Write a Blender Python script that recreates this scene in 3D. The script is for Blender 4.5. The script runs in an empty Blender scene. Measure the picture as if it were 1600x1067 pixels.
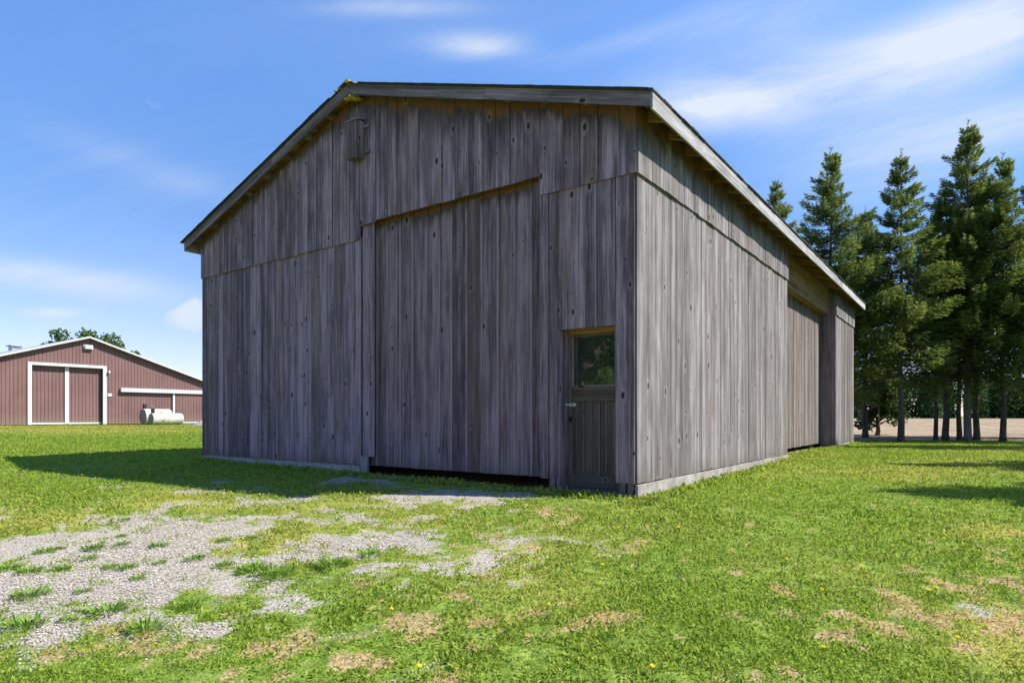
import bpy, math, random
import numpy as np
from mathutils import Vector, Matrix

# ------------------------------------------------------------------ camera, world, sun, exposure
scn = bpy.context.scene
COL = scn.collection
FPX = 992.6
cam_d = bpy.data.cameras.new('camera'); cam = bpy.data.objects.new('camera', cam_d); COL.objects.link(cam)
cam.location = (0, 0, 1.0); cam.rotation_euler = (math.radians(90), 0, 0)
cam_d.sensor_width = 36; cam_d.lens = FPX/1600*36; cam_d.shift_y = 116.5/1600
cam_d.clip_start = 0.05; cam_d.clip_end = 3000
scn.camera = cam

SUN = Vector((4.33, -0.6, 4.69)).normalized()
sd = bpy.data.lights.new('sun', 'SUN'); sd.energy = 4.2; sd.angle = math.radians(0.5); sd.color = (1, .955, .88)
so = bpy.data.objects.new('sun', sd); COL.objects.link(so); so.location = (30, -5, 40)
so.rotation_euler = SUN.to_track_quat('Z', 'Y').to_euler()

scn.view_settings.view_transform = 'Standard'; scn.view_settings.look = 'None'
scn.view_settings.exposure = 1.1; scn.view_settings.gamma = 1
scn.cycles.max_bounces = 8; scn.cycles.transparent_max_bounces = 8

# ------------------------------------------------------------------ node helper
class NT:
    def __init__(s, tree):
        s.t = tree; s.n = tree.nodes; s.l = tree.links
    def new(s, typ, ins=None, **props):
        nd = s.n.new(typ)
        for k, v in props.items(): setattr(nd, k, v)
        for k, v in (ins or {}).items(): s.put(nd.inputs[k], v)
        return nd
    def put(s, sock, v):
        if isinstance(v, bpy.types.NodeSocket): s.l.new(v, sock)
        elif v is not None:
            if sock.type == 'RGBA' and len(v) == 3: v = (*v, 1)
            sock.default_value = v
    def m(s, op, a, b=None, c=None, clamp=False):
        nd = s.new('ShaderNodeMath', operation=op, use_clamp=clamp)
        s.put(nd.inputs[0], a)
        if b is not None: s.put(nd.inputs[1], b)
        if c is not None: s.put(nd.inputs[2], c)
        return nd.outputs[0]
    def vm(s, op, a, b=None, out=0):
        nd = s.new('ShaderNodeVectorMath', operation=op)
        s.put(nd.inputs[0], a)
        if b is not None: s.put(nd.inputs[1], b)
        return nd.outputs[out]
    def mix(s, f, a, b, blend='MIX'):
        nd = s.new('ShaderNodeMix', data_type='RGBA', blend_type=blend)
        s.put(nd.inputs[0], f); s.put(nd.inputs[6], a); s.put(nd.inputs[7], b)
        return nd.outputs[2]
    def ramp(s, f, a, b, lo=0., hi=1., smooth=True):
        nd = s.new('ShaderNodeMapRange', interpolation_type='SMOOTHSTEP' if smooth else 'LINEAR')
        s.put(nd.inputs[0], f); nd.inputs[1].default_value = a; nd.inputs[2].default_value = b
        nd.inputs[3].default_value = lo; nd.inputs[4].default_value = hi
        return nd.outputs[0]
    def noise(s, vec, scale=1., detail=3., rough=.55, dist=0., dim='3D', out=0):
        nd = s.new('ShaderNodeTexNoise', noise_dimensions=dim)
        s.put(nd.inputs['Vector'], vec); nd.inputs['Scale'].default_value = scale
        nd.inputs['Detail'].default_value = detail; nd.inputs['Roughness'].default_value = rough
        nd.inputs['Distortion'].default_value = dist
        return nd.outputs[out]
    def xyz(s, vec):
        nd = s.new('ShaderNodeSeparateXYZ'); s.put(nd.inputs[0], vec); return nd.outputs
    def comb(s, x=0., y=0., z=0.):
        nd = s.new('ShaderNodeCombineXYZ')
        s.put(nd.inputs[0], x); s.put(nd.inputs[1], y); s.put(nd.inputs[2], z); return nd.outputs[0]

def new_mat(name):
    m = bpy.data.materials.new(name); m.use_nodes = True
    m.node_tree.nodes.clear(); return m, NT(m.node_tree)
def finish(t, shader):
    o = t.n.new('ShaderNodeOutputMaterial'); t.l.new(shader, o.inputs[0])
def principled(t, color, rough=.8, bump=None, bstr=.3, bdist=.01, metal=0., spec=.3):
    p = t.new('ShaderNodeBsdfPrincipled', {'Base Color': color, 'Roughness': rough, 'Metallic': metal, 'Specular IOR Level': spec})
    if bump is not None:
        b = t.new('ShaderNodeBump', {'Height': bump, 'Strength': bstr, 'Distance': bdist})
        t.l.new(b.outputs[0], p.inputs['Normal'])
    return p.outputs[0]

# ------------------------------------------------------------------ sky
world = bpy.data.worlds.new('World'); scn.world = world; world.use_nodes = True
w = NT(world.node_tree); w.n.clear()
sky = w.new('ShaderNodeTexSky', sky_type='NISHITA', sun_disc=False)
sky.sun_elevation = math.asin(SUN.z); sky.sun_rotation = math.atan2(SUN.x, SUN.y)
sky.altitude = 300; sky.air_density = 1.0; sky.dust_density = 0.2; sky.ozone_density = 1.0
tc = w.new('ShaderNodeTexCoord')
dx, dy, dz = w.xyz(tc.outputs['Generated'])
ay = w.m('MAXIMUM', dy, 0.05)
sx = w.m('DIVIDE', dx, ay); sz = w.m('DIVIDE', dz, ay)
def blob(px, py, rx, ry, ang, k):
    cx, cz = (px-800)/FPX, (650-py)/FPX
    a = math.radians(ang); ca, sa = math.cos(a), math.sin(a)
    ux = w.m('SUBTRACT', sx, cx); uz = w.m('SUBTRACT', sz, cz)
    p = w.m('MULTIPLY', w.m('ADD', w.m('MULTIPLY', ux, ca), w.m('MULTIPLY', uz, sa)), FPX/rx)
    q = w.m('MULTIPLY', w.m('SUBTRACT', w.m('MULTIPLY', uz, ca), w.m('MULTIPLY', ux, sa)), FPX/ry)
    e = w.m('EXPONENT', w.m('MULTIPLY', w.m('ADD', w.m('MULTIPLY', p, p), w.m('MULTIPLY', q, q)), -1.))
    return w.m('MULTIPLY', e, k)
wisps = None
for b in [(1130, 165, 130, 38, -8, .62), (1300, 120, 260, 46, 14, .62), (1530, 50, 200, 60, 24, .8), (1520, 205, 260, 52, 14, .72), (1380, 300, 120, 25, 10, .2),
          (755, 74, 75, 20, -4, .6), (620, 12, 120, 15, 0, .3), (70, 432, 200, 24, -8, .6), (230, 262, 200, 26, -20, .16),
          (80, 489, 40, 8, 0, .6), (150, 330, 420, 150, -10, .10), (900, 40, 700, 120, 0, .08), (1000, 60, 130, 16, 15, .2), (150, 545, 300, 60, 0, .25), (1200, 30, 90, 200, -60, .2)]:
    v = blob(*b); wisps = v if wisps is None else w.m('ADD', wisps, v)
sv = w.comb(w.m('ADD', w.m('MULTIPLY', sx, .96), w.m('MULTIPLY', sz, .27)), w.m('MULTIPLY', w.m('SUBTRACT', w.m('MULTIPLY', sz, .96), w.m('MULTIPLY', sx, .27)), 4.2), 0.3)
n1 = w.m('ADD', w.m('MULTIPLY', w.noise(sv, 1.7, 9, .66, .7), .75), w.m('MULTIPLY', w.noise(w.vm('MULTIPLY', sv, (1., 2.2, 1.)), 5., 6, .7, .4), .25))
n1 = w.ramp(n1, .28, .72)
wisp = w.m('MULTIPLY', wisps, w.m('ADD', w.m('MULTIPLY', n1, 1.05), .42), clamp=True)
cv = w.comb(sx, sz, 0.7)
n2 = w.noise(cv, 17., 6, .6, .2)
cum = None
for b in [(290, 497, 52, 26, 5, 1.), (330, 480, 40, 18, 0, .7), (2500, 480, 600, 70, 0, .8), (-900, 500, 500, 60, 0, .8)]:
    v = blob(*b); cum = v if cum is None else w.m('ADD', cum, v)
cum = w.ramp(w.m('ADD', cum, w.m('MULTIPLY', w.m('SUBTRACT', n2, .5), 2.2)), .3, 1.1, 0, .9)
cl = w.m('MAXIMUM', wisp, cum)
hsv = w.new('ShaderNodeHueSaturation', {'Hue': .501, 'Saturation': 1.12, 'Value': 1.0, 'Color': sky.outputs[0]})
cr = w.new('ShaderNodeValToRGB', {0: dz}); e = cr.color_ramp.elements
e[0].position = .10; e[0].color = (.70, .66, .86, 1); e[1].position = .50; e[1].color = (.84, 1.05, 1.30, 1)
k_ = e.new(.27); k_.color = (.58, .72, .92, 1)
tint = w.mix(1., hsv.outputs[0], cr.outputs[0], 'MULTIPLY')
skyc = w.mix(cl, tint, (3.55, 3.95, 4.6))
bg = w.new('ShaderNodeBackground', {'Color': skyc, 'Strength': .10})
wo = w.n.new('ShaderNodeOutputWorld'); w.l.new(bg.outputs[0], wo.inputs[0])

# ------------------------------------------------------------------ numeric noise
def _h(ix, iy, seed):
    n = (ix.astype(np.int64)*374761393 + iy.astype(np.int64)*668265263 + seed*1442695041) & 0x7fffffff
    n = ((n ^ (n >> 13))*1274126177) & 0x7fffffff
    n = n ^ (n >> 16)
    return (n & 0xffff)/65535.
def vn(x, y, seed=0):
    ix = np.floor(x); iy = np.floor(y); fx = x-ix; fy = y-iy
    fx = fx*fx*(3-2*fx); fy = fy*fy*(3-2*fy)
    a = _h(ix, iy, seed); b = _h(ix+1, iy, seed); c = _h(ix, iy+1, seed); d = _h(ix+1, iy+1, seed)
    return (a*(1-fx)+b*fx)*(1-fy)+(c*(1-fx)+d*fx)*fy
def fbm(x, y, oct=4, seed=0):
    s = 0; a = .5; tot = 0
    for i in range(oct):
        s = s+a*vn(x*2**i+17*i, y*2**i-9*i, seed+i); tot += a; a *= .55
    return s/tot
def sstep(a, b, x):
    t = np.clip((x-a)/(b-a), 0, 1); return t*t*(3-2*t)

# ------------------------------------------------------------------ terrain height and cover
def gz(X, Y):
    X = np.asarray(X, float); Y = np.asarray(Y, float)
    near = np.where(Y < 7.6, -.052*(7.6-np.clip(Y, -6, 7.6)), 0)
    mid = .012*np.clip(Y-7.6, 0, 9)-.009*np.clip(Y-16.6, 0, 7)
    far = .0038*np.clip(Y-24, 0, 100)
    left = .20*sstep(-9, -26, X)*sstep(8, 40, Y)
    return near+mid+far+left
def pix(X, Y):
    z = gz(X, Y); Yc = np.maximum(Y, .3)
    return 800+FPX*X/Yc, 650-FPX*(z-1)/Yc
def blobs(px, py, L):
    r = np.zeros_like(px)
    for cx, cy, rx, ry, k in L:
        d = ((px-cx)/rx)**2+((py-cy)/ry)**2
        r = np.maximum(r, k*np.exp(-d**1.5*.6))
    return r
GRAV = [(440, 848, 370, 76, .80), (400, 935, 270, 50, .5), (40, 930, 330, 80, 1.), (150, 878, 280, 62, 1.), (300, 835, 240, 42, .92), (470, 805, 190, 24, .72), (700, 782, 120, 17, 1.),
        (640, 835, 150, 34, .66), (570, 890, 120, 34, .6), (400, 960, 130, 40, .55), (470, 935, 160, 28, .66), (220, 985, 190, 32, .72),
        (590, 753, 90, 9, .85), (700, 985, 60, 20, .2), (560, 1050, 110, 24, .2), (1480, 945, 85, 18, .2), (900, 958, 70, 18, .3), (735, 870, 60, 16, .5)]
DIRT = [(900, 960, 110, 28, .75), (1180, 985, 90, 24, .6), (1420, 970, 200, 30, .8), (1580, 950, 90, 60, .8), (700, 975, 90, 30, .7), (1230, 1050, 60, 14, .5),
        (860, 800, 60, 22, .55), (560, 1040, 160, 40, .7), (1120, 970, 60, 20, .6), (960, 870, 40, 30, .45), (300, 1000, 300, 40, .55), (60, 1020, 120, 26, .8), (1240, 890, 40, 12, .4), (620, 900, 200, 90, .45)]
YEL = [(40, 815, 160, 22, .9), (290, 785, 120, 14, .9), (420, 850, 150, 40, .7), (650, 800, 250, 50, .5), (60, 672, 300, 7, 1.), (1420, 735, 300, 16, .6), (1560, 705, 120, 8, .6), (1250, 715, 90, 12, .5),
       (1540, 835, 80, 14, .6), (1580, 1000, 100, 60, .6), (700, 900, 400, 60, .35), (850, 850, 200, 40, .4), (1100, 730, 90, 9, .35)]
BU = np.array([-.807, .5905]); BV = np.array([.5905, .807]); BC = np.array([1.478, 7.6])
def barn_local(X, Y):
    dx = X-BC[0]; dy = Y-BC[1]
    return dx*BV[0]+dy*BV[1], dx*BU[0]+dy*BU[1]
def cover(X, Y):
    px, py = pix(X, Y)
    n = fbm(X*2.3, Y*2.3, 3, 3)*.55+fbm(X*8, Y*8, 4, 7)*.45; n2 = fbm(X*.9+5, Y*.9, 4, 11)
    g = blobs(px, py, GRAV)
    gm = sstep(.26, .86, g*.80+(n-.5)*2.1+(n2-.5)*.4)*(g > .05)
    n3 = fbm(X*1.7+31, Y*1.7, 5, 23)
    near = sstep(9, 5.5, Y)
    d = blobs(px, py, DIRT)*.73
    n4 = fbm(X*6+3, Y*6, 4, 29)
    dm = sstep(.36, .74, d*.60+(n3-.5)*.9+(n4-.5)*1.7+.17*near+.0)
    lx, ly = barn_local(X, Y); ins = (lx > -.02) & (lx < 16.6) & (ly > np.where((lx > 7.4) & (lx < 13.2), .38, -.06)) & (ly < 10)
    gm = np.where(ins, 0, gm); dm = np.where(ins, 1, dm)
    ym = np.clip(blobs(px, py, YEL)*.85+(fbm(X*.8, Y*.8, 4, 41)-.5)*1.1+.12, 0, 1)
    return gm, dm*(1-gm), ym

def obj_from(name, V, F, mats, parent=None, attrs=None, uvs=None, smooth=False, matidx=None):
    me = bpy.data.meshes.new(name)
    if isinstance(F, np.ndarray):
        nf, k = F.shape
        me.vertices.add(len(V)); me.vertices.foreach_set('co', np.asarray(V, np.float32).ravel())
        me.loops.add(nf*k); me.loops.foreach_set('vertex_index', F.astype(np.int32).ravel())
        me.polygons.add(nf)
        me.polygons.foreach_set('loop_start', np.arange(0, nf*k, k, dtype=np.int32))
        me.update(calc_edges=True)
    else:
        me.from_pydata([tuple(v) for v in V], [], F)
    for m in (mats if isinstance(mats, (list, tuple)) else [mats]): me.materials.append(m)
    if matidx is not None: me.polygons.foreach_set('material_index', np.asarray(matidx, np.int32))
    if attrs:
        for an, (dom, arr) in attrs.items():
            a = me.attributes.new(an, 'FLOAT_COLOR', dom)
            arr = np.asarray(arr, np.float32)
            if arr.shape[1] == 3: arr = np.hstack([arr, np.ones((len(arr), 1), np.float32)])
            a.data.foreach_set('color', arr.ravel())
    if uvs is not None:
        ul = me.uv_layers.new(name='uv'); ul.data.foreach_set('uv', np.asarray(uvs, np.float32).ravel())
    if smooth: me.polygons.foreach_set('use_smooth', [True]*len(me.polygons))
    me.update()
    o = bpy.data.objects.new(name, me); COL.objects.link(o)
    if parent: o.parent = parent
    return o
def tag(o, label=None, cat=None, group=None, kind=None):
    if label: o['label'] = label
    if cat: o['category'] = cat
    if group: o['group'] = group
    if kind: o['kind'] = kind
    return o
def thing(name, loc, rz, label, cat, group=None):
    o = bpy.data.objects.new(name, None); COL.objects.link(o)
    o.location = loc; o.rotation_euler = (0, 0, rz); o.empty_display_size = .3
    return tag(o, label, cat, group)

# ------------------------------------------------------------------ board builder
class MB:
    def __init__(s, seed=0):
        s.V = []; s.F = []; s.UV = []; s.C = []; s.r = random.Random(seed)
    def hexa(s, P, axis=(0, 0, 1), rnd=None):
        """P: 8 corners, bottom ring 0-3 then top ring 4-7 (counter-clockwise from above)"""
        r = s.r; b = len(s.V); P = [Vector(p) for p in P]; s.V += P
        a = Vector(axis).normalized(); off = (r.uniform(0, 60), r.uniform(0, 60))
        c = rnd if rnd else (r.random(), r.random(), r.random())
        for f in ((3, 2, 1, 0), (4, 5, 6, 7), (0, 1, 5, 4), (1, 2, 6, 5), (2, 3, 7, 6), (3, 0, 4, 7)):
            s.F.append([b+i for i in f]); q = [P[i] for i in f]
            n = (q[2]-q[0]).cross(q[3]-q[1])
            n = n.normalized() if n.length > 1e-9 else Vector((0, 0, 1))
            bb = n.cross(a)
            if bb.length < .2: aa = Vector((a.y, a.z, a.x)); bb = n.cross(aa)
            else: aa = a
            bb.normalize()
            ac = [p.dot(bb) for p in q]; mn, mx = min(ac), max(ac)
            for p, t_ in zip(q, ac): s.UV.append((t_+off[0], p.dot(aa)+off[1])); s.C.append((*c, (t_-mn)/(mx-mn+1e-9)))
        return s
    def box(s, x0, x1, y0, y1, z0, z1, axis=(0, 0, 1), rnd=None, top=None):
        """top(y) optional sloped top"""
        za = top(y0) if top else z1; zb = top(y1) if top else z1
        return s.hexa([(x0, y0, z0), (x1, y0, z0), (x1, y1, z0), (x0, y1, z0),
                       (x0, y0, za), (x1, y0, za), (x1, y1, zb), (x0, y1, zb)], axis, rnd)
    def beam(s, p0, p1, w, h, up=(0, 0, 1), rnd=None):
        p0, p1 = Vector(p0), Vector(p1); a = (p1-p0).normalized(); up = Vector(up)
        sd_ = a.cross(up).normalized(); up = sd_.cross(a)
        q = []
        for p in (p0, p1):
            for i, j in ((-1, -1), (1, -1), (1, 1), (-1, 1)): q.append(p+sd_*(i*w/2)+up*(j*h/2))
        b = [q[0], q[4], q[5], q[1], q[3], q[7], q[6], q[2]]
        return s.hexa(b, a, rnd)
    def build(s, name, mat, parent=None, bevel=0.):
        F = s.F
        loops = []
        loops = s.C
        o = obj_from(name, s.V, F, mat, parent, None, s.UV)
        a = o.data.attributes.new('bd', 'FLOAT_COLOR', 'CORNER'); a.data.foreach_set('color', np.asarray(loops, np.float32).ravel())
        if bevel:
            b = o.modifiers.new('bevel', 'BEVEL'); b.width = bevel; b.segments = 1; b.limit_method = 'ANGLE'
        return o

# ------------------------------------------------------------------ materials
RID_ = 4.965
def wood_mat(name, dark, mid, light, brown, stain='none', knots=.5, contrast=1., bump=.5, stainamt=1., brownbias=0.):
    m, t = new_mat(name)
    uv = t.new('ShaderNodeUVMap', uv_map='uv').outputs[0]
    u, v, _ = t.xyz(uv)
    bdn = t.new('ShaderNodeAttribute', attribute_name='bd'); bd = bdn.outputs['Color']; al = bdn.outputs['Alpha']
    br, bg_, bb = t.xyz(bd)
    # knots
    kv = t.comb(t.m('MULTIPLY', u, 4.0), t.m('MULTIPLY', v, 2.1), 0)
    vo = t.new('ShaderNodeTexVoronoi', {'Vector': kv, 'Scale': 1., 'Randomness': 1.}, voronoi_dimensions='2D')
    d = vo.outputs['Distance']; pick = t.xyz(vo.outputs['Color'])
    has = t.m('LESS_THAN', pick[0], knots)
    rad = t.m('ADD', t.m('MULTIPLY', t.m('POWER', pick[1], 1.6), .105), .03)
    kn = t.m('MULTIPLY', t.m('SUBTRACT', 1., t.m('DIVIDE', d, rad), clamp=True), has)
    kcore = t.ramp(kn, .05, .35)
    ring = t.m('MULTIPLY', t.m('SUBTRACT', 1., t.m('DIVIDE', d, t.m('MULTIPLY', rad, 3.4)), clamp=True), has)
    # grain, bending round knots
    uw = t.m('ADD', u, t.m('MULTIPLY', t.m('MULTIPLY', ring, ring), .05))
    wob = t.m('MULTIPLY', t.noise(t.comb(t.m('MULTIPLY', u, 2.), t.m('MULTIPLY', v, .9), 1.), 1., 2, .5), .05)
    uw = t.m('ADD', uw, wob)
    g1 = t.noise(t.comb(t.m('MULTIPLY', uw, 70.), t.m('MULTIPLY', v, .9), bb), 1., 5, .65)
    g2 = t.noise(t.comb(t.m('MULTIPLY', uw, 260.), t.m('MULTIPLY', v, 3.), bb), 1., 3, .6)
    st = t.noise(t.comb(t.m('MULTIPLY', uw, 9.), t.m('MULTIPLY', v, .32), bb), 1., 5, .6)
    st2 = t.noise(t.comb(t.m('MULTIPLY', uw, 4.), t.m('MULTIPLY', v, .55), br), 3., 4, .6)
    blot = t.m('MULTIPLY', t.m('SUBTRACT', t.noise(t.comb(t.m('MULTIPLY', uw, 5.), t.m('MULTIPLY', v, 1.3), t.m('ADD', br, 3.)), 1., 5, .65), .5), .5)
    f = t.m('ADD', t.m('ADD', t.m('ADD', t.m('MULTIPLY', g1, .66), t.m('MULTIPLY', st, .79)), blot), t.m('MULTIPLY', t.m('SUBTRACT', br, .5), .16))
    f = t.m('ADD', f, t.m('MULTIPLY', t.m('SUBTRACT', g2, .5), .45))
    f = t.ramp(f, .72-.27*contrast, .72+.30*contrast)
    c = t.mix(t.ramp(f, 0., .5, smooth=False), dark, mid)
    c = t.mix(t.ramp(f, .5, 1., smooth=False), c, light)
    bf = t.m('ADD', t.m('MULTIPLY', st2, 1.2), t.m('MULTIPLY', bg_, .5))
    c = t.mix(t.ramp(bf, .85-brownbias, 1.3-brownbias, 0, .75), c, t.mix(f, t.mix(.5, dark, brown), brown))
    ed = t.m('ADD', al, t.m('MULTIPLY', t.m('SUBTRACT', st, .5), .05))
    c = t.mix(t.m('MULTIPLY', t.ramp(ed, .02, .10, .55, 0.), t.ramp(bb, .2, .8)), c, light)  # edge highlight painted into the colour along one side of the board
    c = t.mix(t.m('MULTIPLY', t.ramp(ed, .88, .99, 0., .6), t.ramp(bg_, .1, .7)), c, dark)  # seam shadow painted dark along the opposite board edge
    ob = t.new('ShaderNodeTexCoord').outputs['Object']; ox, oy, oz = t.xyz(ob)
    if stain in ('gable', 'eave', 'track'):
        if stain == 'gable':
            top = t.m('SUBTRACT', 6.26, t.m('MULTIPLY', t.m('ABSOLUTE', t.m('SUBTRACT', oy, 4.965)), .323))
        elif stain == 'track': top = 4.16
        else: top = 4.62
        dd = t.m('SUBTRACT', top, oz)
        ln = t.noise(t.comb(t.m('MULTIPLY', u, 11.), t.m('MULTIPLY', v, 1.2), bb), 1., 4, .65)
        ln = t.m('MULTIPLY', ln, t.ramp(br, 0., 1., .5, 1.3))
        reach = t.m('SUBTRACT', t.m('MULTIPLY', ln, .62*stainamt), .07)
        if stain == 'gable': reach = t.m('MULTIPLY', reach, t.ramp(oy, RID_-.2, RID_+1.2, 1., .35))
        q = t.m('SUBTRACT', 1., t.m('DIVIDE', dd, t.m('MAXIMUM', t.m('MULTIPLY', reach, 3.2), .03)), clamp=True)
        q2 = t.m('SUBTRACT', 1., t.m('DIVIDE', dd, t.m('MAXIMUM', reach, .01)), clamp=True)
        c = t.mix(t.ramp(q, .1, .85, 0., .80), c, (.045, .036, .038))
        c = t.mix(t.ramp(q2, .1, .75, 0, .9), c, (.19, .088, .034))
    sp = t.m('ADD', t.m('MULTIPLY', t.m('SUBTRACT', oz, .05), 2.4), t.m('MULTIPLY', t.m('SUBTRACT', g1, .5), 1.4))
    c = t.mix(t.ramp(sp, .15, 1.0, .5, 0.), c, (.10, .082, .058))
    ck = t.noise(t.comb(t.m('MULTIPLY', uw, 13.), t.m('MULTIPLY', v, .35), t.m('MULTIPLY', bg_, 9.)), 1., 2, .5)
    ckm = t.ramp(t.noise(t.comb(t.m('MULTIPLY', u, 3.), t.m('MULTIPLY', v, .8), 4.), 1., 2), .5, .6)
    ckl = t.m('MULTIPLY', t.ramp(t.m('ABSOLUTE', t.m('SUBTRACT', ck, .5)), .0, .012, 1., 0.), ckm)
    c = t.mix(t.m('MULTIPLY', ckl, .75), c, (.03, .024, .022))
    # knots colour
    c = t.mix(t.m('MULTIPLY', t.ramp(ring, .25, .85), .4), c, t.mix(.5, light, (.3, .24, .18)))
    c = t.mix(t.m('MULTIPLY', kcore, .93), c, (.022, .017, .016))
    # nail heads: two per course of girts
    nz = t.m('ABSOLUTE', t.m('SUBTRACT', t.m('FRACT', t.m('MULTIPLY', oz, 1/.92)), .5))
    height = t.m('SUBTRACT', t.m('ADD', t.m('MULTIPLY', g1, .6), t.m('MULTIPLY', g2, .5)), t.m('MULTIPLY', kcore, .6))
    finish(t, principled(t, c, .85, height, bump, .006, spec=.15))
    return m

W_FRONT = wood_mat('weathered_siding', (0.093, 0.061, 0.072), (0.232, 0.157, 0.183), (0.422, 0.309, 0.349), (0.237, 0.147, 0.109), 'gable', .55, contrast=.82)
W_FRONTLOW = wood_mat('weathered_siding_lower', (0.091, 0.061, 0.072), (0.221, 0.154, 0.178), (0.402, 0.289, 0.332), (0.232, 0.147, 0.114), 'none', .62, contrast=.82)
W_DOOR = wood_mat('weathered_door_boards', (0.078, 0.053, 0.059), (0.180, 0.124, 0.138), (0.330, 0.238, 0.260), (0.200, 0.121, 0.090), 'track', .3, contrast=.85, stainamt=.45, brownbias=.05)
W_SIDE = wood_mat('sunbleached_siding', (.075, .067, .066), (.175, .160, .158), (.32, .30, .298), (.17, .125, .10), 'eave', .45, contrast=1.05, stainamt=.8)
W_SIDEDOOR = wood_mat('sunbleached_door_boards', (.08, .065, .06), (.17, .145, .135), (.27, .24, .225), (.17, .11, .08), 'eave', .2, contrast=1., stainamt=1.6, brownbias=.15)
W_TRIM = wood_mat('weathered_trim', (.082, .06, .066), (.19, .145, .152), (.34, .27, .28), (.21, .14, .10), 'none', .2, contrast=1.)
W_FASCIA = wood_mat('bleached_fascia', (.17, .16, .15), (.36, .35, .35), (.50, .49, .50), (.28, .21, .14), 'none', .15, contrast=1.1)
W_BROWN = wood_mat('sheltered_raw_wood', (.12, .065, .028), (.29, .17, .078), (.42, .28, .145), (.25, .13, .05), 'none', .3, contrast=1.1)
W_HEADER = wood_mat('shaded_beam_wood', (.08, .052, .028), (.19, .125, .065), (.29, .20, .12), (.19, .105, .045), 'none', .3)
W_ENTRY = wood_mat('entry_door_wood', (.055, .038, .034), (.125, .092, .080), (.21, .165, .145), (.15, .095, .06), 'none', .08, bump=.3)

def plain(name, col, rough=.6, metal=0., nscale=8., var=.25, bump=.1, spec=.4):
    m, t = new_mat(name)
    ob = t.new('ShaderNodeTexCoord').outputs['Object']
    n = t.noise(ob, nscale, 5, .6)
    n2 = t.noise(ob, nscale*.2, 3, .6)
    f = t.m('ADD', t.m('MULTIPLY', n, .6), t.m('MULTIPLY', n2, .4))
    dk = tuple(c*(1-var) for c in col); lt = tuple(min(1, c*(1+var)) for c in col)
    c = t.mix(t.ramp(f, .3, .7), dk, lt)
    finish(t, principled(t, c, rough, n, bump, .01, metal, spec)); return m
CONC = plain('old_concrete', (.30, .29, .27), .9, nscale=14, var=.3, bump=.4)
BASEW = plain('pale_base_board', (.27, .25, .22), .9, nscale=5, var=.45, bump=.4)
METALG = plain('grey_galvanised', (.17, .185, .215), .5, .3, 6, .2)
STEEL = plain('bright_steel', (.55, .55, .55), .35, .8, 20, .15)
BLACK = plain('black_iron', (.02, .02, .02), .5, .3)
SHINGLE = plain('asphalt_shingle', (.05, .047, .045), .95, nscale=40, var=.4, bump=.5)
LICHEN = plain('yellow_lichen', (.50, .33, .06), .95, nscale=30, var=.45, bump=.6)
BARK_S = plain('spruce_bark', (.105, .082, .072), .95, nscale=9, var=.5, bump=.8)
BARK_G = plain('grey_bark', (.17, .16, .165), .95, nscale=9, var=.45, bump=.8)
WHITE = plain('white_trim', (.50, .50, .50), .5, nscale=3, var=.06)
TANKW = plain('cream_tank_paint', (.43, .40, .34), .6, nscale=5, var=.3)
TANKG = plain('grey_tank_end', (.19, .20, .21), .6, nscale=3, var=.2)
ROOFM = plain('pale_metal_roof', (.40, .41, .42), .45, .2, 2, .07)

m, t = new_mat('window_glass')
gl = t.new('ShaderNodeBsdfGlossy', {'Color': (.9, .95, .95), 'Roughness': .03})
df = t.new('ShaderNodeBsdfPrincipled', {'Base Color': (.012, .014, .014), 'Roughness': .2})
ob = t.new('ShaderNodeTexCoord').outputs['Object']
bmp = t.new('ShaderNodeBump', {'Height': t.noise(ob, 3., 2, .5), 'Strength': .12, 'Distance': .02})
t.l.new(bmp.outputs[0], gl.inputs['Normal'])
ms = t.new('ShaderNodeMixShader', {0: .28}); t.l.new(df.outputs[0], ms.inputs[1]); t.l.new(gl.outputs[0], ms.inputs[2])
finish(t, ms.outputs[0]); GLASS = m

def steel_siding(name, col):
    m, t = new_mat(name)
    ob = t.new('ShaderNodeTexCoord').outputs['Object']; x, y, z = t.xyz(ob)
    n = t.noise(ob, .6, 4, .6); n2 = t.noise(t.comb(t.m('MULTIPLY', x, 8.), t.m('MULTIPLY', y, 8.), t.m('MULTIPLY', z, .3)), 1., 3)
    f = t.m('ADD', t.m('MULTIPLY', n, .5), t.m('MULTIPLY', n2, .5))
    c = t.mix(t.ramp(f, .35, .65), tuple(c*.85 for c in col), tuple(c*1.12 for c in col))
    c = t.mix(t.ramp(t.m('ADD', z, t.m('MULTIPLY', n, 1.2)), .5, 1.6, .45, 0.), c, (.22, .17, .12))
    finish(t, principled(t, c, .55, spec=.3)); return m
REDM = steel_siding('maroon_steel_siding', (.165, .090, .082))

def leaf_mat(name, dark, light, tip, dry=None, trans=.35):
    """vertex attribute lf: r = random, g = tip/new growth, b = dryness"""
    m, t = new_mat(name)
    a = t.new('ShaderNodeAttribute', attribute_name='lf').outputs['Color']; r, g, b = t.xyz(a)
    pos = t.new('ShaderNodeNewGeometry').outputs['Position']
    n = t.noise(pos, .8, 3, .6)
    c = t.mix(t.ramp(t.m('ADD', t.m('MULTIPLY', r, .6), t.m('MULTIPLY', n, .5)), .25, .85), dark, light)
    c = t.mix(g, c, tip)
    if dry: c = t.mix(b, c, dry)
    d = t.new('ShaderNodeBsdfPrincipled', {'Base Color': c, 'Roughness': .6, 'Specular IOR Level': .2})
    tr = t.new('ShaderNodeBsdfTranslucent', {'Color': c})
    ms = t.new('ShaderNodeMixShader', {0: trans}); t.l.new(d.outputs[0], ms.inputs[1]); t.l.new(tr.outputs[0], ms.inputs[2])
    finish(t, ms.outputs[0]); return m
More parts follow.
